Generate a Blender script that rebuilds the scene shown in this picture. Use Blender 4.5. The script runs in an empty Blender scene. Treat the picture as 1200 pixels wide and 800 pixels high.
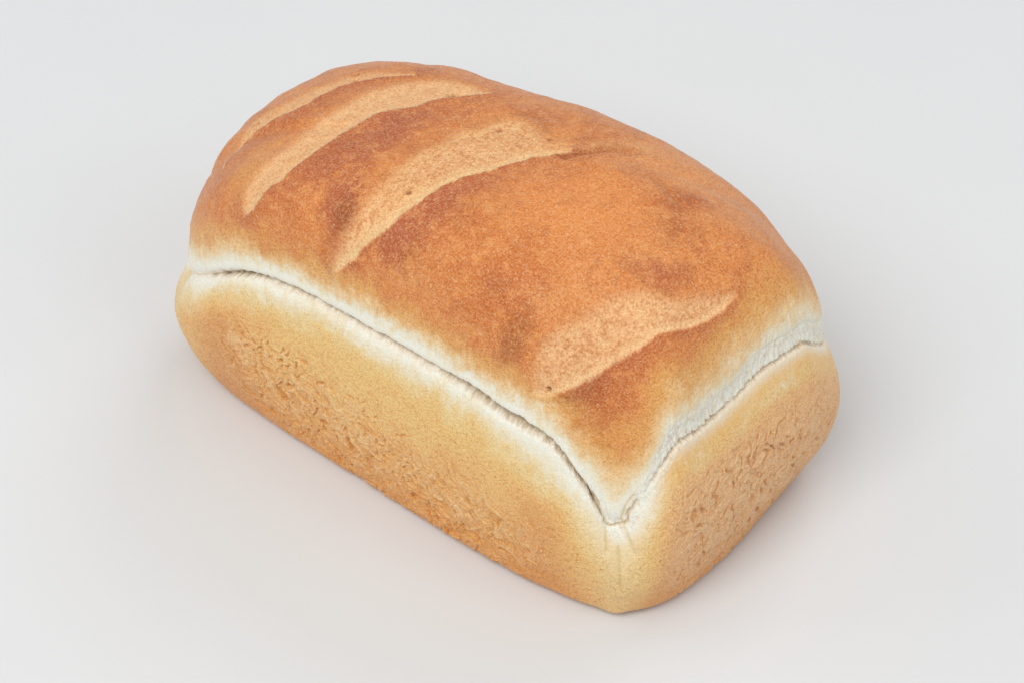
import bpy, math
import numpy as np
from mathutils import Vector

CM = 0.01
scene = bpy.context.scene

# ------------------------------------------------------------------ camera
AZ, EL, DIST, FOC = math.radians(38.7898), math.radians(44.2232), 139.3749, 4007.5
right = Vector((math.cos(AZ), math.sin(AZ), 0))
fwd = Vector((-math.sin(AZ) * math.cos(EL), math.cos(AZ) * math.cos(EL), -math.sin(EL)))
up = right.cross(fwd)
target = Vector((1.009, -0.418, 5.0))
cam_data = bpy.data.cameras.new('camera')
cam = bpy.data.objects.new('camera', cam_data)
scene.collection.objects.link(cam)
cam.location = (target - fwd * DIST) * CM
from mathutils import Matrix
cam.rotation_euler = Matrix((right, up, -fwd)).transposed().to_euler()
cam_data.sensor_width = 36.0
cam_data.lens = FOC / 1200.0 * 36.0
cam_data.clip_start = 0.01
cam_data.clip_end = 50.0
scene.camera = cam

# ------------------------------------------------------------------ studio light
world = bpy.data.worlds.new('World')
scene.world = world
world.use_nodes = True
bg = world.node_tree.nodes['Background']
bg.inputs['Color'].default_value = (1.0, 0.985, 0.97, 1)
bg.inputs['Strength'].default_value = 0.42


def softbox(name, loc, aim, sx, sy, power, col=(1, 1, 1)):
    d = bpy.data.lights.new(name, 'AREA')
    d.shape = 'RECTANGLE'
    d.size, d.size_y = sx, sy
    d.energy = power
    d.color = col
    o = bpy.data.objects.new(name, d)
    scene.collection.objects.link(o)
    o.location = loc
    o.rotation_euler = (Vector(aim) - Vector(loc)).to_track_quat('-Z', 'Y').to_euler()
    return o


# large soft boxes: one high behind the camera, one each side, one high at the back
softbox('key_softbox', (0.35, -1.95, 2.8), (0, 0, 0.05), 2.2, 1.7, 62.0, (1.0, 0.995, 0.985))
softbox('left_softbox', (-2.2, -1.1, 2.1), (0, 0, 0.05), 1.9, 1.6, 10.0)
softbox('right_softbox', (2.3, 0.0, 2.3), (0, 0, 0.05), 2.0, 1.7, 14.0)
softbox('back_softbox', (0.0, 2.2, 2.6), (0, 0, 0.05), 1.8, 1.4, 20.0)

scene.view_settings.view_transform = 'Standard'
scene.view_settings.look = 'None'
scene.view_settings.exposure = 0.0
scene.view_settings.gamma = 1.0


# ------------------------------------------------------------------ helpers
def lin(r, g, b):
    c = np.array([r, g, b], float) / 255.0
    return np.where(c <= 0.04045, c / 12.92, ((c + 0.055) / 1.055) ** 2.4)


def sstep(a, b, x):
    t = np.clip((x - a) / (b - a), 0, 1)
    return t * t * (3 - 2 * t)


def gauss(x, s):
    return np.exp(-(x / s) ** 2)


_rng = np.random.RandomState(7)
_perm = _rng.permutation(512).astype(np.int32)
_perm = np.concatenate([_perm, _perm, _perm[:8]])
_grad = _rng.normal(size=(512, 3)).astype(np.float32)
_grad /= np.linalg.norm(_grad, axis=1)[:, None]


def perlin(x, y, z):
    """gradient noise, about -1..1"""
    x, y, z = [np.asarray(q, np.float32) for q in (x, y, z)]
    xi, yi, zi = np.floor(x).astype(np.int32), np.floor(y).astype(np.int32), np.floor(z).astype(np.int32)
    fx, fy, fz = x - xi, y - yi, z - zi
    ux, uy, uz = [f * f * f * (f * (f * 6 - 15) + 10) for f in (fx, fy, fz)]

    def corner(i, j, k):
        h = _perm[(_perm[(_perm[(xi + i) & 511] + yi + j) & 511] + zi + k) & 511]
        g = _grad[h]
        return g[..., 0] * (fx - i) + g[..., 1] * (fy - j) + g[..., 2] * (fz - k)
    a = corner(0, 0, 0); b = corner(1, 0, 0)
    c00 = a + (b - a) * ux
    a = corner(0, 1, 0); b = corner(1, 1, 0)
    c10 = a + (b - a) * ux
    a = corner(0, 0, 1); b = corner(1, 0, 1)
    c01 = a + (b - a) * ux
    a = corner(0, 1, 1); b = corner(1, 1, 1)
    c11 = a + (b - a) * ux
    c0 = c00 + (c10 - c00) * uy
    c1 = c01 + (c11 - c01) * uy
    return (c0 + (c1 - c0) * uz) * 1.7


def fbm(x, y, z, n=3, lac=2.1, gain=0.5):
    s = 0; a = 1.0; t = 0
    for i in range(n):
        s = s + a * perlin(x + i * 17.3, y - i * 9.1, z + i * 5.7)
        t += a; a *= gain; x, y, z = x * lac, y * lac, z * lac
    return s / t


def periodic(k, th):
    n = len(k)
    u = (th / (2 * np.pi) * n) % n
    i = np.floor(u).astype(int) % n
    f = u - np.floor(u)
    a, b, c, d = k[(i - 1) % n], k[i], k[(i + 1) % n], k[(i + 2) % n]
    return .5 * ((2 * b) + (-a + c) * f + (2 * a - 5 * b + 4 * c - d) * f * f + (-a + 3 * b - 3 * c + d) * f ** 3)


# ------------------------------------------------------------------ loaf body form (centimetres)
LA, LB = 12.0, 6.8536
G = {'p': 0.5228, 'q': 0.7689, 'nb': 5.4842, 'nt': 2.4616, 'rb': 0.5791, 'top': 14.463, 'Hx': 1.2134, 'Hy': -0.6746}
KS = np.array([9.07, 9.26, 9.39, 9.37, 9.29, 9.11, 8.405, 7.7, 7.25, 6.8, 7.5, 8.2, 8.4667, 8.7333, 9.0, 9.05, 9.1, 9.15, 9.2, 9.15, 9.1, 9.05, 9.0, 8.7333, 8.4667, 8.2, 7.4, 6.6, 7.05, 7.5, 7.7667, 8.0333, 8.3, 8.325, 8.35, 8.375, 8.4, 8.2667, 8.1333, 8.0, 7.5, 7.0, 5.2, 5.3, 5.3, 6.19, 7.06, 8.15, 8.83, 9.19, 9.35, 9.39, 9.41, 9.42, 9.43, 9.45, 9.43, 9.44, 9.42, 9.25, 9.15, 8.74, 7.18, 5.43, 6.75, 8.09, 8.84, 8.82, 8.72, 8.77, 8.82, 8.92])
KE = np.array([0.0224, 0.0546, 0.0604, 0.0117, -0.0025, -0.0262, -0.014, -0.0014, 0.0266, 0.0583, 0.0398, 0.0063, -0.0016, -0.0006, 0.0006, 0.006])
KB = np.array([0.0748, 0.0898, 0.0886, 0.0645, 0.0513, 0.0471, 0.0467, 0.051, 0.0687, 0.1074, 0.1029, 0.0688, 0.058, 0.0583, 0.0586, 0.0642])
KC = np.array([0.0206, 0.0319, 0.0024, 0.0089, -0.0071, -0.0805, -0.0274, -0.0055, 0.0156, 0.0144, 0.0645, 0.0397, 0.0142, 0.0012, -0.0005, 0.0068])
KH = np.array([-0.0001, -0.0031, -0.0106, 0.0145, 0.0104, -0.0183, 0.0101, 0.0101, 0.0062, -0.0038, 0.0018, 0.0017, 0.0009, 0.0004, 0.0004, 0.0006])
KR = np.array([0.0222, 0.0036, -0.0013, -0.0278, -0.0394, -0.042, -0.0415, -0.0392, -0.0331, -0.0223, -0.0298, -0.0179, 0.0059, 0.0179, -0.005, 0.0207])
NS = 5.5


def footprint(c, s, n):
    k = (np.abs(c) ** n + np.abs(s) ** n) ** (-1 / n)
    return c * k, s * k


def form(th, v):
    """v 0..1 climbs the tin-baked wall to the seam, 1..2 runs over the risen crown"""
    c = np.cos(th); s = np.sin(th)
    body = v <= 1
    n = np.where(body, G['nb'] + (NS - G['nb']) * v, G['nt'] + (NS - G['nt']) * (1 - np.clip(v - 1, 0, 1)) ** 1.6)
    ux, uy = footprint(c, s, n)
    zs = periodic(KS, th)
    w = np.clip(v, 0, 1); rb = G['rb']
    zb = w * zs
    d = np.clip(1 - zb / rb, 0, 1)
    inset = rb * (1 - np.sqrt(1 - d * d))
    ke = periodic(KE, th)
    g = 1 + periodic(KB, th) * np.sin(np.pi * w) + periodic(KR, th) * (1 - w) + ke * w
    phi = np.clip(v - 1, 0, 1) * np.pi / 2
    cp = np.maximum(np.cos(phi), 1e-9); sp = np.maximum(np.sin(phi), 0)
    gc = cp ** G['p']; hh = sp ** G['q']
    gc = gc * (1 + ke * (1 - sp) + periodic(KC, th) * np.sin(2 * phi)) * (1 + periodic(KH, th) * sp ** 2)
    top = G['top'] + G['Hx'] * ux * gc + G['Hy'] * uy * gc
    f = np.where(body, g, gc)
    return (ux * (LA * f - np.where(body, inset, 0)), uy * (LB * f - np.where(body, inset, 0)),
            np.where(body, zb, zs + (top - zs) * hh))


# sampling of the ring: fine on the two sides in view, coarser behind
tt = np.linspace(-np.pi, np.pi, 14401)
rx, ry, _ = form(tt, np.ones_like(tt))
PL = np.concatenate([[0], np.cumsum(np.hypot(np.diff(rx), np.diff(ry)))])
PL -= np.interp(-np.pi / 4, tt, PL)          # perimeter coordinate: 0 at the near corner
PTOT = PL[-1] - PL[0]
H_FINE, H_BACK = 0.032, 0.10
fine = sstep(-26, -24, PL) * (1 - sstep(15, 17, PL))
dens = fine / H_FINE + (1 - fine) / H_BACK
cum = np.concatenate([[0], np.cumsum((dens[1:] + dens[:-1]) / 2 * np.diff(PL))])
NT = int(cum[-1])
th1 = np.interp(np.arange(NT) * cum[-1] / NT, cum, tt)
vc = np.linspace(1, 2, 20001)
_, y9, z9 = form(np.full_like(vc, -np.pi / 2), vc)
CL = np.concatenate([[0], np.cumsum(np.hypot(np.diff(y9), np.diff(z9)))])
_, y8, z8 = form(np.full(2001, -np.pi / 2), np.linspace(0, 1, 2001))
BL = np.concatenate([[0], np.cumsum(np.hypot(np.diff(y8), np.diff(z8)))])
nb_, nc_ = int(BL[-1] / H_FINE), int(CL[-1] / H_FINE)
vb = np.interp(np.linspace(0, BL[-1], nb_ + 1), BL, np.linspace(0, 1, 2001))
vcr = np.interp(np.linspace(0, CL[-1], nc_ + 1)[1:], CL, vc)[:-1]
v1 = np.concatenate([vb, vcr])
NV = len(v1)
TH, V = np.meshgrid(th1, v1)
X, Y, Z = form(TH, V)
PC = np.interp(TH, tt, PL)
ux, uy = footprint(np.cos(TH), np.sin(TH), NS)
sigma = np.where(V < 1, 2 - V, 1 - np.interp(V, vc, CL) / CL[-1])
MX, MY = ux * 12.0 * sigma, uy * 6.9 * sigma       # unrolled map of the crown, seam at the rim
ZS = periodic(KS, TH)
seg = np.sqrt(np.diff(X, axis=0) ** 2 + np.diff(Y, axis=0) ** 2 + np.diff(Z, axis=0) ** 2)
arc = np.concatenate([np.zeros((1, NT)), np.cumsum(seg, axis=0)])
SD = arc - arc[nb_]                                  # signed distance from the seam along the surface, + above


def grid_normals(x, y, z):
    def dth(q): return np.roll(q, -1, 1) - np.roll(q, 1, 1)
    def dv(q):
        r = np.empty_like(q); r[1:-1] = q[2:] - q[:-2]; r[0] = q[1] - q[0]; r[-1] = q[-1] - q[-2]; return r
    ax, ay, az = dth(x), dth(y), dth(z)
    bx, by, bz = dv(x), dv(y), dv(z)
    nx, ny, nz = ay * bz - az * by, az * bx - ax * bz, ax * by - ay * bx
    l = np.sqrt(nx * nx + ny * ny + nz * nz) + 1e-12
    return nx / l, ny / l, nz / l


NX, NY, NZ = grid_normals(X, Y, Z)

# ------------------------------------------------------------------ score cuts drawn on the unrolled crown
SCORES = [
    dict(up=[(-7.45, -3.13), (-7.57, -2.15), (-7.58, -1.57), (-6.85, -0.91), (-6.48, -0.32), (-6.02, 0.4), (-5.79, 0.96), (-5.21, 1.45), (-4.61, 1.86)],
         lo=[(-7.24, -3.4), (-7.18, -2.36), (-6.68, -1.85), (-6.45, -1.51), (-5.97, -1.08), (-5.65, -0.36), (-5.43, 0.32), (-5.11, 0.76), (-4.46, 1.71)],
         col=(235, 182, 130), col2=(240, 198, 150)),
    dict(up=[(-5.66, -4.88), (-5.59, -4.26), (-5.55, -3.6), (-5.39, -2.78), (-5.21, -1.57), (-4.79, -0.53), (-4.64, 0.29), (-4.45, 0.83), (-4.26, 1.6), (-3.83, 2.3), (-2.97, 2.49), (-2.21, 2.45)],
         lo=[(-5.56, -4.97), (-5.11, -4.73), (-4.68, -4.13), (-4.33, -3.69), (-4.29, -2.83), (-4.22, -1.89), (-3.86, -0.96), (-3.7, -0.54), (-3.03, 0.33), (-3.05, 1.1), (-2.7, 1.74), (-2.12, 2.35)],
         col=(238, 190, 142), col2=(243, 204, 160)),
    dict(up=[(-2.34, -5.6), (-2.16, -5.09), (-1.84, -4.28), (-1.7, -3.77), (-1.67, -3.2), (-1.66, -2.58), (-1.75, -1.96), (-1.8, -1.27), (-1.57, -0.44), (-1.33, 0.38), (-1.12, 1.03), (-0.74, 1.5), (-0.28, 1.62), (0.16, 1.46), (0.78, 1.19), (1.23, 1.15), (1.60, 1.36)],
         lo=[(-2.27, -5.75), (-1.9, -5.43), (-1.36, -4.93), (-1.11, -4.6), (-0.82, -4.14), (-0.6, -3.77), (-0.41, -3.23), (-0.27, -2.88), (-0.16, -2.32), (0.05, -1.58), (0.32, -1.07), (0.62, -0.55), (0.89, 0.15), (1.49, 0.83), (1.75, 1.25)],
         col=(234, 182, 132), col2=(245, 208, 160)),
    dict(up=[(5.99, -5.87), (5.51, -5.32), (5.2, -4.78), (5.25, -4.24), (5.43, -3.75), (5.7, -3.14), (6.0, -2.5), (6.2, -2.02), (6.41, -1.66), (6.75, -1.41), (6.95, -1.13), (7.07, -0.75), (7.38, -0.19), (7.79, 0.27)],
         lo=[(6.27, -5.97), (6.65, -5.78), (6.75, -5.42), (6.85, -4.7), (6.97, -3.98), (7.31, -3.52), (7.56, -3.02), (7.62, -2.45), (7.82, -1.85), (7.99, -1.12), (8.07, -0.47), (7.93, 0.19)],
         col=(236, 186, 138), col2=(243, 204, 158)),
]


def dist_line(px, py, pts):
    d = np.full(px.shape, 1e9)
    for (ax, ay), (bx, by) in zip(pts[:-1], pts[1:]):
        ex, ey = bx - ax, by - ay
        t = np.clip(((px - ax) * ex + (py - ay) * ey) / (ex * ex + ey * ey), 0, 1)
        d = np.minimum(d, (px - ax - t * ex) ** 2 + (py - ay - t * ey) ** 2)
    return np.sqrt(d)


def inside(px, py, poly):
    r = np.zeros(px.shape, bool)
    n = len(poly)
    for i in range(n):
        (ax, ay), (bx, by) = poly[i], poly[(i + 1) % n]
        if ay == by:
            continue
        c = ((ay > py) != (by > py)) & (px < (bx - ax) * (py - ay) / (by - ay) + ax)
        r ^= c
    return r


def smooth_line(pts, n=6):
    p = np.array([pts[0]] + pts + [pts[-1]], float)
    o = []
    for i in range(1, len(p) - 2):
        a, b, c, d = p[i - 1], p[i], p[i + 1], p[i + 2]
        for f in np.arange(n) / n:
            o.append(tuple(.5 * ((2 * b) + (-a + c) * f + (2 * a - 5 * b + 4 * c - d) * f * f + (-a + 3 * b - 3 * c + d) * f ** 3)))
    o.append(tuple(p[-2]))
    return o


# noise fields shared by relief and colour
n_big = fbm(X * .22, Y * .22, Z * .22, 3)
n_mid = fbm(X * .8 + 9, Y * .8, Z * .8, 3)
n_cm = fbm(X * 2.6, Y * 2.6 + 4, Z * 2.6, 3)
n_fine = fbm(X * 7.5, Y * 7.5, Z * 7.5 + 3, 2)
n_grain = perlin(X * 17 + 3, Y * 17, Z * 17)

# ragged run of the seam
wig = .06 * fbm(PC * 7, PC * 0 + 2.5, PC * 0, 2) * sstep(-21, -18, PC) + 0.05 * perlin(PC * 1.3, PC * 0 + .5, PC * 0) + 0.035 * perlin(PC * 4.1, PC * 0 + 3.5, PC * 0)
sd = SD + wig * gauss(SD, 1.0)
corner_near = gauss(PC, 1.3)
endf = sstep(0.9, 2.4, PC) * (1 - sstep(13, 16, PC))     # the right-hand short end
longf = 1 - sstep(-1.2, -.2, PC) + sstep(14, 16, PC)     # long sides and left end
leftc = gauss(PC + 22.6, 2.0)

fib = fbm(PC * 5.5, SD * 1.1, Z * 0 + .3, 3)             # strands pulled up and down over the seam
fib2 = fbm(PC * 13, SD * 2.6, Z * 0 + 7.7, 2)

disp = 0.06 * n_big + 0.04 * n_mid * sstep(0, 3, SD) + 0.020 * n_cm * sstep(-.5, 1.5, np.abs(SD) - .5) + 0.007 * n_fine + .005 * n_grain
col = np.zeros(X.shape + (3,))


def mixc(c, t):
    global col
    t = t[..., None] if hasattr(t, 'shape') else t
    col = col * (1 - t) + lin(*c) * t


# ---- crown relief
crown = sstep(-.02, .02, sd)
gap_r = np.clip(0.8 + 0.5 * perlin(PC * 2.7, PC * 0 + 8.5, PC * 0) + .9 * fbm(PC * 6.3, PC * 0 + 18.5, PC * 0, 3), .15, 1.5)
rag = 1 - .60 * sstep(-5.5, -1.5, PC) * sstep(-.15, .4, fbm(PC * 6, SD * 3, Z * 0 + 50, 2))
deep = (1 - .35 * sstep(-4, -1.2, PC) * (PC < 1)) * rag * (1 - sstep(-.9, .2, PC))  + 0 * PC         # softer tuck at the very corner
fade_left = 1 - .75 * sstep(-19.0, -21.5, PC)
rough = fbm(PC * 7, PC * 0 + 12.5, PC * 0, 3)
gw = .085 + .07 * rough * sstep(-20, -18, PC) + .030 * gauss(PC + 19.0, 1.6) + .085 * gauss(PC + 5.2, 1.9) + .03 * perlin(PC * 2.2, PC * 0 + 1.5, PC * 0) + .03 * fib
gw = np.clip(gw, .03, .3)
groove = longf * (-0.40 * gauss(sd + .08 + gw, gw * 1.15) * gap_r - 0.16 * gauss(sd + .2, .3)) * deep * fade_left
lip = longf * 0.045 * gauss(sd - .22, .20) * fade_left
end_groove = endf * (-0.20 * gauss(sd + .06 * fib, .08) * np.clip(gap_r + fib, .1, 1.6) - 0.10 * gauss(sd - .6, .45)
                     - 0.09 * gauss(sd - 1.25 + .25 * np.cos(PC * .7), .10) * sstep(5.5, 8.0, PC)
                     - 0.03 * gauss(sd - 1.0 + .2 * np.cos(PC * .9), .12) * (1 - sstep(5.5, 8.0, PC)))
disp += groove + lip + end_groove
band_end = endf * sstep(-.25, .05, sd + .2 * fib) * (1 - sstep(.7, 1.8, sd + .5 * fib + .3 * n_cm))
crumb = fbm(PC * 5.0 + 2 * n_cm, SD * 4.2, Z * 0 + 2.2, 4, 2.2, .65)
strand = fbm(PC * 8 + SD * 3.0, SD * 1.8 - PC * .6, Z * 0 + 40, 3, 2.1, .6)
disp += band_end * (0.07 * fib + 0.03 * crumb + .09 * strand - .03)
shred = sstep(-.75, -.1, sd) * (1 - sstep(0, .08, sd))
tornr = longf * sstep(-.55, -.30, sd) * (1 - sstep(.0, .06, sd)) * sstep(-9, -6, PC)
disp += tornr * (-.06 + .14 * fbm(PC * 4 + 2 * n_cm, SD * 5 + n_fine, Z * 0 + 60, 4, 2.2, .65))
torn_n = fbm(PC * 3.5 + 1.5 * n_cm, SD * 3.5, Z * 0 + 80, 4, 2.2, .6)
disp += longf * shred * (0.03 * fib + .02 * fib2 + .09 * torn_n) * (1 + .9 * gauss(PC + 4.5, 3.5)) + 0.014 * fib * gauss(SD - .6, 1.2) + .012 * fib * gauss(SD + 1, 1.4)
nearw = np.exp(-(PC / 3.2) ** 4) * gauss(sd + .1, .75)
disp += nearw * (.05 * crumb + .06 * strand)
disp += 0.10 * gauss(SD - 2.0, 1.4) * np.clip(n_mid, -1, 1) * .3

disp += .12 * gauss(PC - .1, .45) * gauss(Z - .35, .6)
disp += .15 * np.exp(-((MX + 4.9) ** 2 + (MY - 2.5) ** 2) / 1.3) * (V > 1) + .14 * gauss(PC + 21.0, 1.5) * gauss(Z - 1.2, 1.3)
disp += .20 * gauss(PC + 23.8, 1.8) * gauss(SD - .4, .9)

# ---- near corner: dough tucked in under the crown's pointed tip
tuck = [(-.95, .95), (-.62, .30), (-.52, -.20), (-.25, -.50), (.10, -.52), (.40, -.32), (.52, .10), (.85, .75)]
ct_d = np.full(X.shape, 9.0)
m = (np.abs(PC) < 3) & (np.abs(SD) < 5)
Zr = Z - 5.85
tw = .10 * fbm(PC[m] * 2.2, Z[m] * 2.2, Z[m] * 0 + 70, 3)
ct_d[m] = dist_line(PC[m] + tw, Zr[m] + tw, smooth_line(tuck))
disp += (-0.15 * gauss(ct_d, .06) - .07 * gauss(ct_d, .22)) * (.6 + .6 * fib2)
folds = [[(-.42, 5.2), (-.50, 4.2)], [(.28, 5.4), (.38, 5.0), (.58, 4.2)], [(.02, 4.4), (-.02, 3.3), (.02, 2.3)], [(.25, 5.55), (.40, 6.3), (.72, 6.9)]]
fold_d = np.full(X.shape, 9.0)
for f_ in folds:
    fold_d[m] = np.minimum(fold_d[m], dist_line(PC[m], Z[m], f_))
disp += (-0.04 * gauss(fold_d, .05) - .03 * gauss(fold_d, .2))
disp += .06 * gauss(PC, .8) * gauss(Zr - .3, .55)

# ---- left corner dimple
dm = gauss(PC + 22.9, .5) * gauss(Z - 4.9, .9)
disp += -0.22 * dm - .06 * gauss(PC + 22.2, .12) * gauss(Z - 5.0, .9)

# ---- wrinkled skin low on the walls (dough pressed on the tin)
wx = PC + .6 * fbm(PC * .9, Z * .9, Z * 0 + 5, 2)
wz = Z + .6 * fbm(PC * .9, Z * .9, Z * 0 + 11, 2)
slant = wx + .35 * wz
ridA = 1 - np.abs(fbm(slant * 1.7, wz * 1.1, Z * 0 + 1, 2)) * 2.8
ridB = 1 - np.abs(perlin(slant * 4.0, wz * 3.0, Z * 0 + 2)) * 2.6
ridC = fbm(wx * 5.5, wz * 4.5, Z * 0 + 4, 2)
edge_n = .5 * fbm(PC * .8, Z * .8, Z * 0 + 8, 2)
patchA = np.clip(gauss((PC + 13.8 + (Z - 3) * 0.9), 5.6) * gauss(Z - 2.9, 3.3) * 2.0 + edge_n * .9 + .0, 0, 1)
patchA *= (1 - sstep(-5.0, -2.0, PC)) * sstep(-20, -18, PC) * (1 - sstep(5.2, 7.4, Z + edge_n * 2.5))
patchA2 = np.clip(1.5 * gauss(PC + 6.2, 3.4) * gauss(Z - 2.2, 2.3) + edge_n * .5, 0, 1) * (1 - sstep(-3.6, -1.8, PC)) * (PC < 0) * (1 - sstep(3.5, 5.5, Z))
patchB = np.clip(gauss(PC - 6.0, 4.2) * gauss(Z - 3.7, 3.6) * 1.8 + edge_n * .9 + .05, 0, 1) * sstep(1.2, 3.0, PC) * (1 - sstep(6.2, 7.9, Z + edge_n)) * (1 - sstep(11, 12.5, PC))
rel = np.clip(ridA, -.6, 1) * .6 + np.clip(ridB, -.6, 1) * .35 + ridC * .35
cell = np.clip(-perlin(wx * 4.4 + 5, wz * 3.4, Z * 0 + 6) - .30 + .16 * gauss(PC + 15.8, 1.8), 0, 1) * 2
disp += patchA * (.066 * (rel - .3) - .11 * cell) + patchA2 * (.065 * (rel - .3) - .05 * cell)
ridE = 1 - np.abs(fbm(wx * 2.7, wz * 1.4, Z * 0 + 21, 2)) * 2.4
crack = np.clip(-perlin(wx * 4.8 + 5, wz * 2.2 + 3, Z * 0 + 16) - .20, 0, 1) * 2
disp += patchB * (.055 * (ridE - .3) + .03 * ridC - .11 * crack)

crk_m = np.zeros(X.shape)
for cx, cy, rr in [(4.7, 1.3, .9), (5.3, .3, .8), (6.0, -1.2, .9), (-.2, -3.6, .9), (4.6, -4.6, .7), (2.2, 1.7, .8), (7.3, -4.5, .8), (6.6, .6, 1.2)]:
    crk_m = np.maximum(crk_m, np.exp(-((MX - cx) ** 2 + (MY - cy) ** 2) / rr ** 2) * (V > 1))
crk = sstep(.80, .97, 1 - np.abs(perlin(X * 4.2 + n_cm, Y * 3.0, Z * 4.2 + 31)) * 1.6) * sstep(-.1, .3, n_cm + .3 * n_fine) * crk_m
disp -= .02 * crk
wallm = sstep(1.6, 3.4, -SD)
pore = sstep(.30, .62, perlin(PC * 7.5 + n_cm, Z * 5.5, Z * 0 + 90)) * sstep(-.35, .25, n_mid + .5 * n_cm)
disp -= .035 * pore * wallm
# ---- score cuts relief
top_n = .10 * fbm(X * 1.6, Y * 1.6, Z * 1.6 + 8, 3)
score_in = []
lowrim = np.zeros(X.shape); sc_mask = np.zeros(X.shape)
tn2 = .035 * n_fine + .05 * n_cm
MXn, MYn = MX + top_n * .35 + tn2, MY + top_n * .2 - tn2 * .6
for i, s in enumerate(SCORES):
    U_, L_ = smooth_line(s['up']), smooth_line(s['lo'])
    poly = U_ + L_[::-1]
    bx = [q[0] for q in poly]; by = [q[1] for q in poly]
    b = (MX > min(bx) - 1.2) & (MX < max(bx) + 1.2) & (MY > min(by) - 1.2) & (MY < max(by) + 1.2) & (V > 1)
    px, py = MXn[b], MYn[b]
    du, dl = dist_line(px, py, U_), dist_line(px, py, L_)
    ins = inside(px, py, poly)
    sg = np.where(ins, 1, -1)
    hard = sstep(-.06, .10, sg * dl)
    ew = (.26, .30, .34, .42)[i]
    easy = sstep(-.16, ew, sg * du + .10 * n_fine[b] + .12 * n_cm[b])
    soft = np.where(dl < du, hard * np.where(ins, sstep(-.16, ew, du + .10 * n_fine[b] + .12 * n_cm[b]), 1), np.where(ins, easy * hard, easy * (1 - gauss(np.minimum(dl - du, 9), .06))))
    s['b'] = b; s['soft'] = soft; s['du'] = du; s['dl'] = dl
    ins_f = np.zeros(X.shape, bool); ins_f[b] = ins; score_in.append(ins_f)
    dd = -(.03, .065, .07, .06)[i] * sstep(0, .6, du) * sstep(0, .22, dl) * soft - .02 * sstep(0, .1, np.minimum(du, dl)) * soft
    dd += soft * (0.02 * n_fine[b] + .02 * n_cm[b])
    out = ~ins
    dd += np.where(out, .035 * gauss(dl, .22) + .01 * gauss(du, .2), 0)
    disp[b] += dd
    q = lowrim[b]; lowrim[b] = np.maximum(q, np.where(out, np.exp(-dl / .55) * (dl < du + .25), 0)); sc_mask[b] = np.maximum(sc_mask[b], soft)

# ---- crown creases near the end of the third cut, small blisters and pin holes
creases = [([(1.75, .95), (2.08, 1.45), (2.4, 2.1), (2.9, 2.45)], .24, .12), ([(4.3, 1.7), (4.8, 1.2), (5.25, .45), (5.6, 0.0)], .05, .16),
           ([(4.7, 2.0), (5.4, 1.2), (5.9, .3)], .035, .07), ([(5.3, -1.75), (5.9, -1.7), (6.5, -1.45)], .04, .08),
           ([(-.9, 1.75), (-.2, 1.85), (.4, 1.5)], .05, .10), ([(-2.45, -5.9), (-2.5, -5.2), (-2.2, -4.5)], .05, .12)]
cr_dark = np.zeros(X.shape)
disp += .14 * np.exp(-((MX - 2.9) ** 2 / 1.2 + (MY - 1.2) ** 2 / .5)) * (V > 1)
for pts, dep, wd in creases:
    b = (MX > min(p[0] for p in pts) - .8) & (MX < max(p[0] for p in pts) + .8) & (MY > min(p[1] for p in pts) - .8) & (MY < max(p[1] for p in pts) + .8) & (V > 1)
    d_ = dist_line(MX[b] + .8 * top_n[b], MY[b] + .8 * top_n[b], smooth_line(pts))
    disp[b] -= dep * gauss(d_, wd)
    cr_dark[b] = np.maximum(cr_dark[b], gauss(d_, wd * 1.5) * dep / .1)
HOLES = [(-5.72, .93, .10, .05), (-5.44, .66, .08, .05), (-7.18, -1.73, .09, .05), (-3.06, 1.66, .22, .12), (-.67, .86, .09, .06),
         (.72, 1.24, .07, .06), (-.78, -2.63, .08, .06), (6.5, -5.58, .07, .07)]
hole_f = np.zeros(X.shape)
for hx, hy, ra, rb_ in HOLES:
    # round on the surface: measured in real centimetres from the nearest grid point
    j = np.argmin((MX - hx) ** 2 + (MY - hy) ** 2)
    j = np.unravel_index(j, MX.shape)
    cx, cy, cz = X[j], Y[j], Z[j]
    dx, dy, dz = X - cx, Y - cy, Z - cz
    e = np.sqrt((dx * .78 + dy * .62) ** 2 / (ra * 1.3) ** 2 + ((-dx * .62 + dy * .78) ** 2 + dz * dz) / (rb_ * 1.5) ** 2)
    disp -= .20 * np.exp(-e ** 2 * 1.2)
    hole_f = np.maximum(hole_f, np.exp(-e ** 2 * 1.2))

# ------------------------------------------------------------------ colour of the crust (browning, darkened creases and holes, painted light and seam shade)
WHITE, CREAM, YEL = (245, 239, 228), (244, 229, 202), (240, 200, 136)
GOLD, ORANGE, BROWN, RED, UMBER = (224, 170, 104), (213, 138, 82), (188, 106, 56), (172, 94, 66), (146, 82, 40)
# crown
fw = 1.25 + 1.25 * gauss(PC, 1.7) + .50 * endf + .35 * gauss(PC + 22, 3.5) + .25 * n_big
sw = SD + .34 * fib + .12 * fib2 + .38 * n_cm + .45 * n_mid + .16 * n_fine + .16 * n_grain
inner = 1.0 * endf
t_c = (sw - inner * .70) / fw
col[:] = lin(*WHITE)
mixc(CREAM, sstep(.15, .60, t_c))
mixc((238, 200, 146), sstep(.4, .95, t_c) * .9)
mixc(GOLD, sstep(.75, 1.45, t_c))
mixc(ORANGE, sstep(1.1, 2.3, t_c + .35 * n_mid))
hi = sstep(2.4, 4.2, t_c)
mixc((214, 150, 92), hi * sstep(.05, .6, n_mid + .3 * n_big) * .7)
mixc(BROWN, hi * sstep(.0, .9, n_big * 1.2 + .5 * n_mid) * .45)
mixc((222, 164, 108), sstep(1.6, 3, t_c) * sstep(.15, .8, -n_big * 1.2 + .4 * n_cm) * .5)
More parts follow.
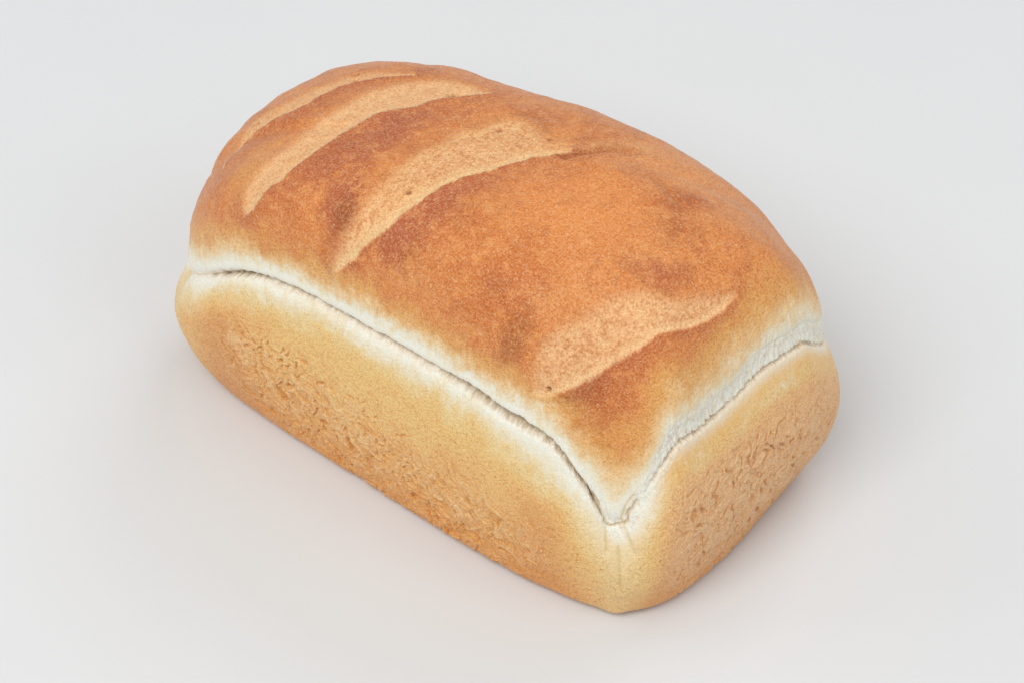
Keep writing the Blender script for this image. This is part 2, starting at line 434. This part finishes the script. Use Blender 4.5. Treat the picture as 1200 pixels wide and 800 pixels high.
for cx, cy, r1, r2, an, c, k in [
        (-2.2, -3.6, .55, 1.1, .2, RED, .60), (-1.95, -3.9, .28, .45, .2, UMBER, .55), (-3.3, -2.2, .75, 1.6, -.25, RED, .55), (-2.9, -.4, .55, 1.2, -.5, RED, .5),
        (-2.2, 1.5, .7, .5, 0, ORANGE, .5), (.15, -3.0, .50, 1.2, -.3, RED, .62), (-.25, -4.0, .55, .6, -.3, RED, .5), (.45, -1.6, .35, .8, -.4, RED, .45),
        (.3, -4.1, .28, .35, 0, UMBER, .30), (4.45, -4.85, .42, .75, .5, UMBER, .42), (3.3, -3.8, 1.1, 1.2, .3, BROWN, .45),
        (7.05, -4.75, .30, .8, 0, UMBER, .45), (7.7, -4.3, .6, 1.2, 0, BROWN, .40), (4.9, 1.3, .4, .9, -.6, BROWN, .8), (5.3, .4, .30, .5, -.5, BROWN, .45),
        (5.9, -1.3, .7, .35, -.3, RED, .32), (6.3, -1.0, .5, .35, -.3, RED, .28), (2.0, 1.9, .5, .8, -.5, BROWN, .4), (3.5, 2.0, .9, .4, -.3, BROWN, .3),
        (-5.9, -1.2, .4, 1.8, -.35, BROWN, .42), (-4.9, 1.4, .3, 1.0, -.4, RED, .35), (2.2, -1.5, 1.6, 1.5, 0, ORANGE, .35), (-.3, 2.1, .8, .3, 0, RED, .35),
        (-5.9, -3.4, .5, 1.0, 0, GOLD, .35), (1.0, -3.4, .9, 1.0, 0, BROWN, .25)]:
    ca, sa = math.cos(an), math.sin(an)
    dx, dy = MX - cx, MY - cy
    e = ((dx * ca + dy * sa) / (r1 * 1.25)) ** 2 + ((-dx * sa + dy * ca) / (r2 * 1.25)) ** 2
    w = np.exp(-e * (1 + .5 * n_cm)) * (V > 1)
    w = sstep(.10, .95, w + (.30 * n_cm + .30 * n_mid + .10 * n_fine) * sstep(.01, .3, w))
    mixc(c, w * min(k * 1.35, .9))
w_ = sstep(.1, .9, np.exp(-(((MX - 3.1) / 2.0) ** 2 + ((MY + .7) / 1.7) ** 2)) + .2 * n_mid) * (V > 1)
mixc((230, 150, 88), w_ * .65)  # golden highlight on the dome, painted as a lighter patch
mixc(BROWN, sstep(.0, .5, n_cm + .6 * n_mid + .3 * n_fine) * (.28 - .14 * w_) * sstep(1.5, 3.0, t_c))
mixc((232, 168, 108), sstep(.05, .5, -n_cm - .6 * n_mid - .3 * n_fine) * .34 * sstep(1.3, 2.6, t_c))
mixc((168, 88, 52), sstep(.12, .6, n_mid + .4 * n_cm) * (.30 - .2 * w_) * sstep(2.0, 3.6, t_c))
pale = np.exp(-(dist_line(MX + top_n, MY + top_n, [(.7, .95), (1.6, 1.35), (2.3, 2.3), (2.9, 2.75)]) / .28) ** 2) * (V > 1)
mixc((236, 178, 122), pale * .6)
mixc((228, 166, 116), sstep(1.2, 2.6, MY - .25 * (MX - 4)) * sstep(1.5, 3.5, MX) * sstep(1.6, 3, t_c) * .4 * (V > 1))  # far right rim paler: grazing sheen put into the colour
# darker toasted rim beside each cut
mixc((178, 98, 64), lowrim * .72 * sstep(-.7, .4, n_cm + .2) * sstep(1.2, 2.4, t_c))
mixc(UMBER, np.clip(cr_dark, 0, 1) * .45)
mixc((158, 88, 44), crk * .40)
# little toasted freckles
frk = sstep(.42, .62, n_fine + .35 * n_cm)
mixc(BROWN, frk * .22 * sstep(1.4, 2.6, t_c))
mixc((236, 186, 134), sstep(.45, .7, -n_fine + .1) * .35 * sstep(1.0, 2.2, t_c))
# cuts
for i, s in enumerate(SCORES):
    b, soft, du, dl = s['b'], s['soft'], s['du'], s['dl']
    c0 = lin(*s['col']); c1 = lin(*s['col2']); cb = lin(196, 132, 84)
    tt_ = sstep(.02, (.3, .3, .6, .35)[i], dl + .08 * n_cm[b])[:, None]
    nn = sstep(-.4, .5, n_cm[b])[:, None]
    base = c1 * (1 - tt_) + c0 * tt_
    base = base * (.55 + .45 * nn) + c1 * .45 * (1 - nn)
    toast = (sstep(-.25, .6, n_fine[b] + .5 * n_cm[b] + .3 * n_grain[b]) * (.75 if i >= 2 else .38) * tt_[:, 0] + .30 * gauss(du, .16))[:, None]
    base = base * (1 - toast) + cb * toast
    fadeout = sstep(.6, 1.4, t_c[b]) * .92
    w = (soft * fadeout)[:, None]
    col[b] = col[b] * (1 - w) + base * w
crown_col = col.copy()
# body walls
sb = -SD + .30 * fib + .12 * fib2 + .35 * n_cm + .55 * n_mid + .16 * n_fine + .16 * n_grain
col[:] = lin(*WHITE)
wide = 1.45 + .25 * n_big + .7 * gauss(PC, 1.6) + .9 * gauss(PC + 2.5, 2.5) - .35 * endf + .45 * gauss(PC + 21.5, 1.6)
t_b = sb / wide
mixc(CREAM, sstep(.2, .7, t_b))
mixc((240, 212, 158), sstep(.5, 1.1, t_b))
mixc(YEL, sstep(.85, 1.7, t_b + .3 * n_mid))
low = sstep(2.0, 4.2, t_b + .5 * n_mid + .35 * endf * 2)
mixc((228, 180, 120), low)
mixc((220, 160, 98), sstep(3.0, 6.5, t_b + n_mid) * .6)
mixc((212, 146, 88), gauss(PC + 19.0, 1.9) * sstep(1.4, 3.2, -SD + .4 * n_cm) * .75)     # left, well baked
mixc((212, 144, 84), gauss(PC + 3.4, 1.5) * sstep(2.2, 5.0, -SD + .6 * n_cm) * .65)      # near the corner
mixc((232, 208, 158), gauss(PC - .05, 1.0) * sstep(.5, 1.5, -SD) * .80)                  # pale standing edge
mixc((208, 148, 92), gauss(PC - 2.2, .7) * (1 - sstep(3.2, 5.5, Z + n_mid)) * .55)
mixc((236, 190, 120), endf * gauss(-SD - .7 - .15 * n_cm, .55) * .75)                   # golden band under the torn seam
mixc((232, 186, 138), endf * sstep(1.0, 2.2, -SD + .3 * n_cm) * .8)
mixc((222, 180, 140), endf * patchB * .5)
mixc((200, 134, 74), pore * wallm * .45)
# pinkish light skin on wrinkles, toasted hollows
pat = np.clip(patchA + patchA2 * .7, 0, 1)
mixc((242, 208, 158), pat * sstep(.3, .95, rel) * .70)
mixc((202, 134, 70), pat * np.clip(sstep(.05, .5, cell), 0, 1) * .6)
mixc((205, 142, 80), pat * (1 - sstep(-.35, .25, rel)) * .45)
mixc((234, 200, 158), patchB * sstep(.3, .9, ridE) * .45)
mixc((196, 138, 78), patchB * sstep(.1, .55, crack) * .6)
mixc((206, 142, 82), sstep(.2, .6, n_fine + .5 * n_cm) * .42 * sstep(.8, 2.2, t_b))
disp += .012 * n_fine * sstep(1, 2.5, -SD)
mixc((243, 212, 158), sstep(.2, .6, -n_fine - .4 * n_cm) * .38 * low)
mixc((216, 148, 80), (1 - sstep(.2, 3.0, Z + .5 * n_cm + .4 * n_mid)) * .6 * (1 - .7 * gauss(PC, 1.2)))
mixc((218, 190, 118), dm * .8)
cw = sstep(-.03, .03, sd)[..., None]
col = crown_col * cw + col * (1 - cw)
# fibres along the tear are real relief; groove shade and grey-brown specks are painted
tearw = band_end + longf * shred * (1 - sstep(.0, .05, sd))
mixc((230, 212, 178), np.clip(tearw, 0, 1) * sstep(.10, .45, -fib2 - .2 * fib) * .5)
mixc((222, 198, 160), band_end * sstep(.14, .5, -strand - .4 * crumb) * .6)
mixc((158, 134, 92), (longf * gauss(sd + .07 + gw, gw) * gap_r * fade_left * .9 + endf * gauss(sd, .06) * .45) * sstep(-.4, .3, n_fine + .2))  # dark crevice under the lip, its shade painted into the colour
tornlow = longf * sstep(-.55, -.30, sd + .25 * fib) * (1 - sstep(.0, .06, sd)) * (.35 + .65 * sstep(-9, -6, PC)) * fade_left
mixc((188, 168, 132), tornlow * (.35 + .5 * sstep(-.2, .35, -n_fine - .6 * n_grain)) )  # shaded torn strip below the groove, painted grey-brown with specks
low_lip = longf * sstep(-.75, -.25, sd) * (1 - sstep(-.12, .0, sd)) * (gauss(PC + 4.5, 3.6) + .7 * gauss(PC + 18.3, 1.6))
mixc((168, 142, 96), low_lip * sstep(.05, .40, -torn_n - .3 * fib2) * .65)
mixc((204, 188, 156), nearw * sstep(.12, .45, -strand - .3 * crumb) * .65)
mixc((196, 176, 130), gauss(ct_d, .05) * .7)
mixc((214, 196, 140), gauss(fold_d, .06) * .6)
mixc((112, 60, 30), hole_f * .9)
# oven colour is a little warmer and stronger where baked
lum = col @ np.array([.25, .6, .15])
sat = 1 + .10 * sstep(.2, 1.6, np.where(sd > 0, t_c, t_b))
col = lum[..., None] + (col - lum[..., None]) * sat[..., None]
col = np.clip(col * np.array([1.055, 1.05, 1.03]), .01, .9)
browning = sstep(.2, 1.5, np.where(sd > 0, t_c, t_b)) * np.where(sd > 0, 1 - .10 * sc_mask, .85)

# ------------------------------------------------------------------ final positions
X2, Y2, Z2 = X + NX * disp, Y + NY * disp, Z + NZ * disp
# the crown's lip sags a little over the seam on the long side
sag = longf * gauss(sd - .14, .16) * crown * .06 * fade_left * deep
Z2 = Z2 - sag
Z2 = np.maximum(Z2, 0.0)
N2X, N2Y, N2Z = grid_normals(X2, Y2, Z2)

P = np.stack([X2, Y2, Z2], -1).reshape(-1, 3)
N = np.stack([N2X, N2Y, N2Z], -1).reshape(-1, 3)
C4 = np.concatenate([np.clip(col, 0, 1), np.ones(X.shape + (1,))], -1).reshape(-1, 4)
BR = browning.reshape(-1)
pole = P[(NV - 1) * NT:].mean(0)
base_c = np.array([0, 0, 0.0])
P = np.vstack([P, pole, base_c]); N = np.vstack([N, [0, 0, 1], [0, 0, -1]])
C4 = np.vstack([C4, C4[(NV - 1) * NT], lin(200, 140, 84).tolist() + [1]]); BR = np.concatenate([BR, [1, 1]])
iP, iB = NV * NT, NV * NT + 1

ii, jj = np.meshgrid(np.arange(NV - 1), np.arange(NT), indexing='ij')
a = ii * NT + jj; b = ii * NT + (jj + 1) % NT
quads = np.stack([a, b, b + NT, a + NT], -1).reshape(-1, 4)
fi, fj = ii.ravel(), jj.ravel()
j = np.arange(NT)
top_tri = np.stack([(NV - 1) * NT + j, (NV - 1) * NT + (j + 1) % NT, np.full(NT, iP)], -1)
bot_tri = np.stack([(j + 1) % NT, j, np.full(NT, iB)], -1)


# ------------------------------------------------------------------ materials
def crust_material():
    m = bpy.data.materials.new('baked_crust')
    m.use_nodes = True
    nt = m.node_tree; N_ = nt.nodes; L_ = nt.links
    bs = N_['Principled BSDF']
    at = N_.new('ShaderNodeAttribute'); at.attribute_name = 'crust_colour'
    br = N_.new('ShaderNodeAttribute'); br.attribute_name = 'browning'
    tc = N_.new('ShaderNodeTexCoord')

    def noise(scale, detail, rough, seed):
        n = N_.new('ShaderNodeTexNoise'); n.noise_dimensions = '4D'
        n.inputs['Scale'].default_value = scale; n.inputs['Detail'].default_value = detail
        n.inputs['Roughness'].default_value = rough; n.inputs['W'].default_value = seed
        L_.new(tc.outputs['Object'], n.inputs['Vector'])
        return n.outputs['Fac']

    def ramp(sock, a0, a1, v0, v1):
        r = N_.new('ShaderNodeMapRange'); r.clamp = True
        for k, x in zip(('From Min', 'From Max', 'To Min', 'To Max'), (a0, a1, v0, v1)):
            r.inputs[k].default_value = x
        L_.new(sock, r.inputs['Value'])
        return r.outputs['Result']

    def math_(op, a_, b_):
        n = N_.new('ShaderNodeMath'); n.operation = op
        for i_, q in enumerate((a_, b_)):
            if isinstance(q, (int, float)): n.inputs[i_].default_value = q
            else: L_.new(q, n.inputs[i_])
        return n.outputs[0]

    def mix(fac, c1, c2, mode='MIX'):
        n = N_.new('ShaderNodeMix'); n.data_type = 'RGBA'; n.blend_type = mode
        for s_, q in ((n.inputs[0], fac), (n.inputs[6], c1), (n.inputs[7], c2)):
            if isinstance(q, (int, float)): s_.default_value = q
            elif isinstance(q, tuple): s_.default_value = q
            else: L_.new(q, s_)
        return n.outputs[2]
    g1 = noise(1250, 2.0, .6, 1.0)
    g2 = noise(980, 3.0, .65, 5.0)
    g3 = noise(1500, 1.0, .5, 9.0)
    amt = ramp(br.outputs['Fac'], 0, 1, .22, 1.0)
    dark = math_('MULTIPLY', ramp(g1, .44, .64, 0, .72), amt)
    lite = math_('MULTIPLY', ramp(g2, .48, .67, 0, .65), amt)
    spk = math_('MULTIPLY', ramp(g3, .62, .74, 0, .5), amt)
    c = mix(dark, at.outputs['Color'], mix(1.0, at.outputs['Color'], (.66, .46, .30, 1), 'MULTIPLY'))
    c = mix(lite, c, mix(.35, at.outputs['Color'], (.98, .72, .42, 1)))
    c = mix(spk, c, (.93, .70, .46, 1))
    L_.new(c, bs.inputs['Base Color'])
    bs.inputs['Roughness'].default_value = .42
    bs.inputs['Specular IOR Level'].default_value = .32
    bs.inputs['Sheen Weight'].default_value = .14
    bs.inputs['Sheen Roughness'].default_value = .4
    h = math_('ADD', math_('MULTIPLY', g1, .5), math_('MULTIPLY', g2, .6))
    bp = N_.new('ShaderNodeBump'); bp.inputs['Distance'].default_value = .0007
    L_.new(ramp(br.outputs['Fac'], 0, 1, .6, 1.0), bp.inputs['Strength'])
    L_.new(h, bp.inputs['Height'])
    L_.new(bp.outputs['Normal'], bs.inputs['Normal'])
    return m


crust = crust_material()

# ------------------------------------------------------------------ loaf assembly
loaf = bpy.data.objects.new('loaf_of_bread', None)
scene.collection.objects.link(loaf)
loaf.empty_display_size = .05
loaf['label'] = 'golden brown tin loaf of white bread with four diagonal cuts, on a pale grey surface'
loaf['category'] = 'bread loaf'


def part(name, quad_sel, tris=None, label=None):
    q = quads[quad_sel]
    t = tris if tris is not None else np.zeros((0, 3), int)
    used = np.unique(np.concatenate([q.ravel(), t.ravel()]))
    remap = np.zeros(len(P), np.int64); remap[used] = np.arange(len(used))
    loops = np.concatenate([remap[q].ravel(), remap[t].ravel()]).astype(np.int32)
    starts = np.concatenate([np.arange(len(q)) * 4, len(q) * 4 + np.arange(len(t)) * 3]).astype(np.int32)
    me = bpy.data.meshes.new(name)
    me.vertices.add(len(used)); me.vertices.foreach_set('co', (P[used] * CM).astype(np.float32).ravel())
    me.loops.add(len(loops)); me.loops.foreach_set('vertex_index', loops)
    me.polygons.add(len(starts)); me.polygons.foreach_set('loop_start', starts)
    me.update(calc_edges=True)
    me.polygons.foreach_set('use_smooth', np.ones(len(starts), bool))
    ca = me.color_attributes.new('crust_colour', 'FLOAT_COLOR', 'POINT')
    ca.data.foreach_set('color', C4[used].astype(np.float32).ravel())
    ba = me.attributes.new('browning', 'FLOAT', 'POINT')
    ba.data.foreach_set('value', BR[used].astype(np.float32))
    me.materials.append(crust)
    me.normals_split_custom_set_from_vertices(N[used].astype(np.float32))
    me.update()
    o = bpy.data.objects.new(name, me)
    scene.collection.objects.link(o)
    o.parent = loaf
    if label: o['label'] = label
    return o


def at_face(arr): return arr[fi, fj]


kind = np.zeros(len(quads), int)                 # 0 wall, 1 crown, 2 torn band, 3.. cuts, 9 underside
fsd, fpc = at_face(sd), at_face(PC)
kind[fsd > 0] = 1
tb = at_face((longf > .5) & (sd > -.30 - .2 * fib) & (sd < .22 + .1 * fib)) | at_face((endf > .3) & (sd > -.15 - .1 * fib) & (sd < 1.3 + .3 * fib)) \
    | at_face((np.abs(PC) < 2.2) & (sd > -.35) & (sd < .35))
kind[tb] = 2
for k, s_in in enumerate(score_in):
    kind[at_face(s_in) & (kind == 1)] = 3 + k
kind[at_face(Z) < .02] = 9
part('top_crust', kind == 1, top_tri)
part('side_crust', kind == 0)
part('base_crust', kind == 9, bot_tri)
part('torn_seam', kind == 2, label='white torn strip of soft crumb between crown and sides')
for k, lb in enumerate(['thin pale cut at the far left end of the crown', 'broad pale cut, second from the far left end',
                        'long pale cut across the middle of the crown', 'short wide pale cut nearest the right end']):
    part('score_cut', kind == 3 + k, label=lb)

# ------------------------------------------------------------------ paper surface
def paper():
    m = bpy.data.materials.new('matte_paper'); m.use_nodes = True
    nt = m.node_tree; bs = nt.nodes['Principled BSDF']
    tc = nt.nodes.new('ShaderNodeTexCoord')
    n = nt.nodes.new('ShaderNodeTexNoise'); n.inputs['Scale'].default_value = 2500; n.inputs['Detail'].default_value = 2
    nt.links.new(tc.outputs['Object'], n.inputs['Vector'])
    n2 = nt.nodes.new('ShaderNodeTexNoise'); n2.inputs['Scale'].default_value = 9; n2.inputs['Detail'].default_value = 3
    nt.links.new(tc.outputs['Object'], n2.inputs['Vector'])
    r = nt.nodes.new('ShaderNodeMapRange')
    r.inputs['To Min'].default_value = .732; r.inputs['To Max'].default_value = .758
    nt.links.new(n2.outputs['Fac'], r.inputs['Value'])
    cb = nt.nodes.new('ShaderNodeCombineColor')
    for q in range(3):
        mm = nt.nodes.new('ShaderNodeMath'); mm.operation = 'MULTIPLY'; mm.inputs[1].default_value = (.98, 1.0, 1.022)[q]
        nt.links.new(r.outputs[0], mm.inputs[0]); nt.links.new(mm.outputs[0], cb.inputs[q])
    nt.links.new(cb.outputs[0], bs.inputs['Base Color'])
    bs.inputs['Roughness'].default_value = .85
    bs.inputs['Specular IOR Level'].default_value = .2
    b_ = nt.nodes.new('ShaderNodeBump'); b_.inputs['Strength'].default_value = .15; b_.inputs['Distance'].default_value = .0001
    nt.links.new(n.outputs['Fac'], b_.inputs['Height']); nt.links.new(b_.outputs[0], bs.inputs['Normal'])
    return m


me = bpy.data.meshes.new('tabletop')
S_ = 3.0
me.from_pydata([(-S_, -S_, -.0002), (S_, -S_, -.0002), (S_, S_, -.0002), (-S_, S_, -.0002)], [], [(0, 1, 2, 3)])
me.materials.append(paper())
tab = bpy.data.objects.new('tabletop', me)
tab['kind'] = 'structure'
scene.collection.objects.link(tab)
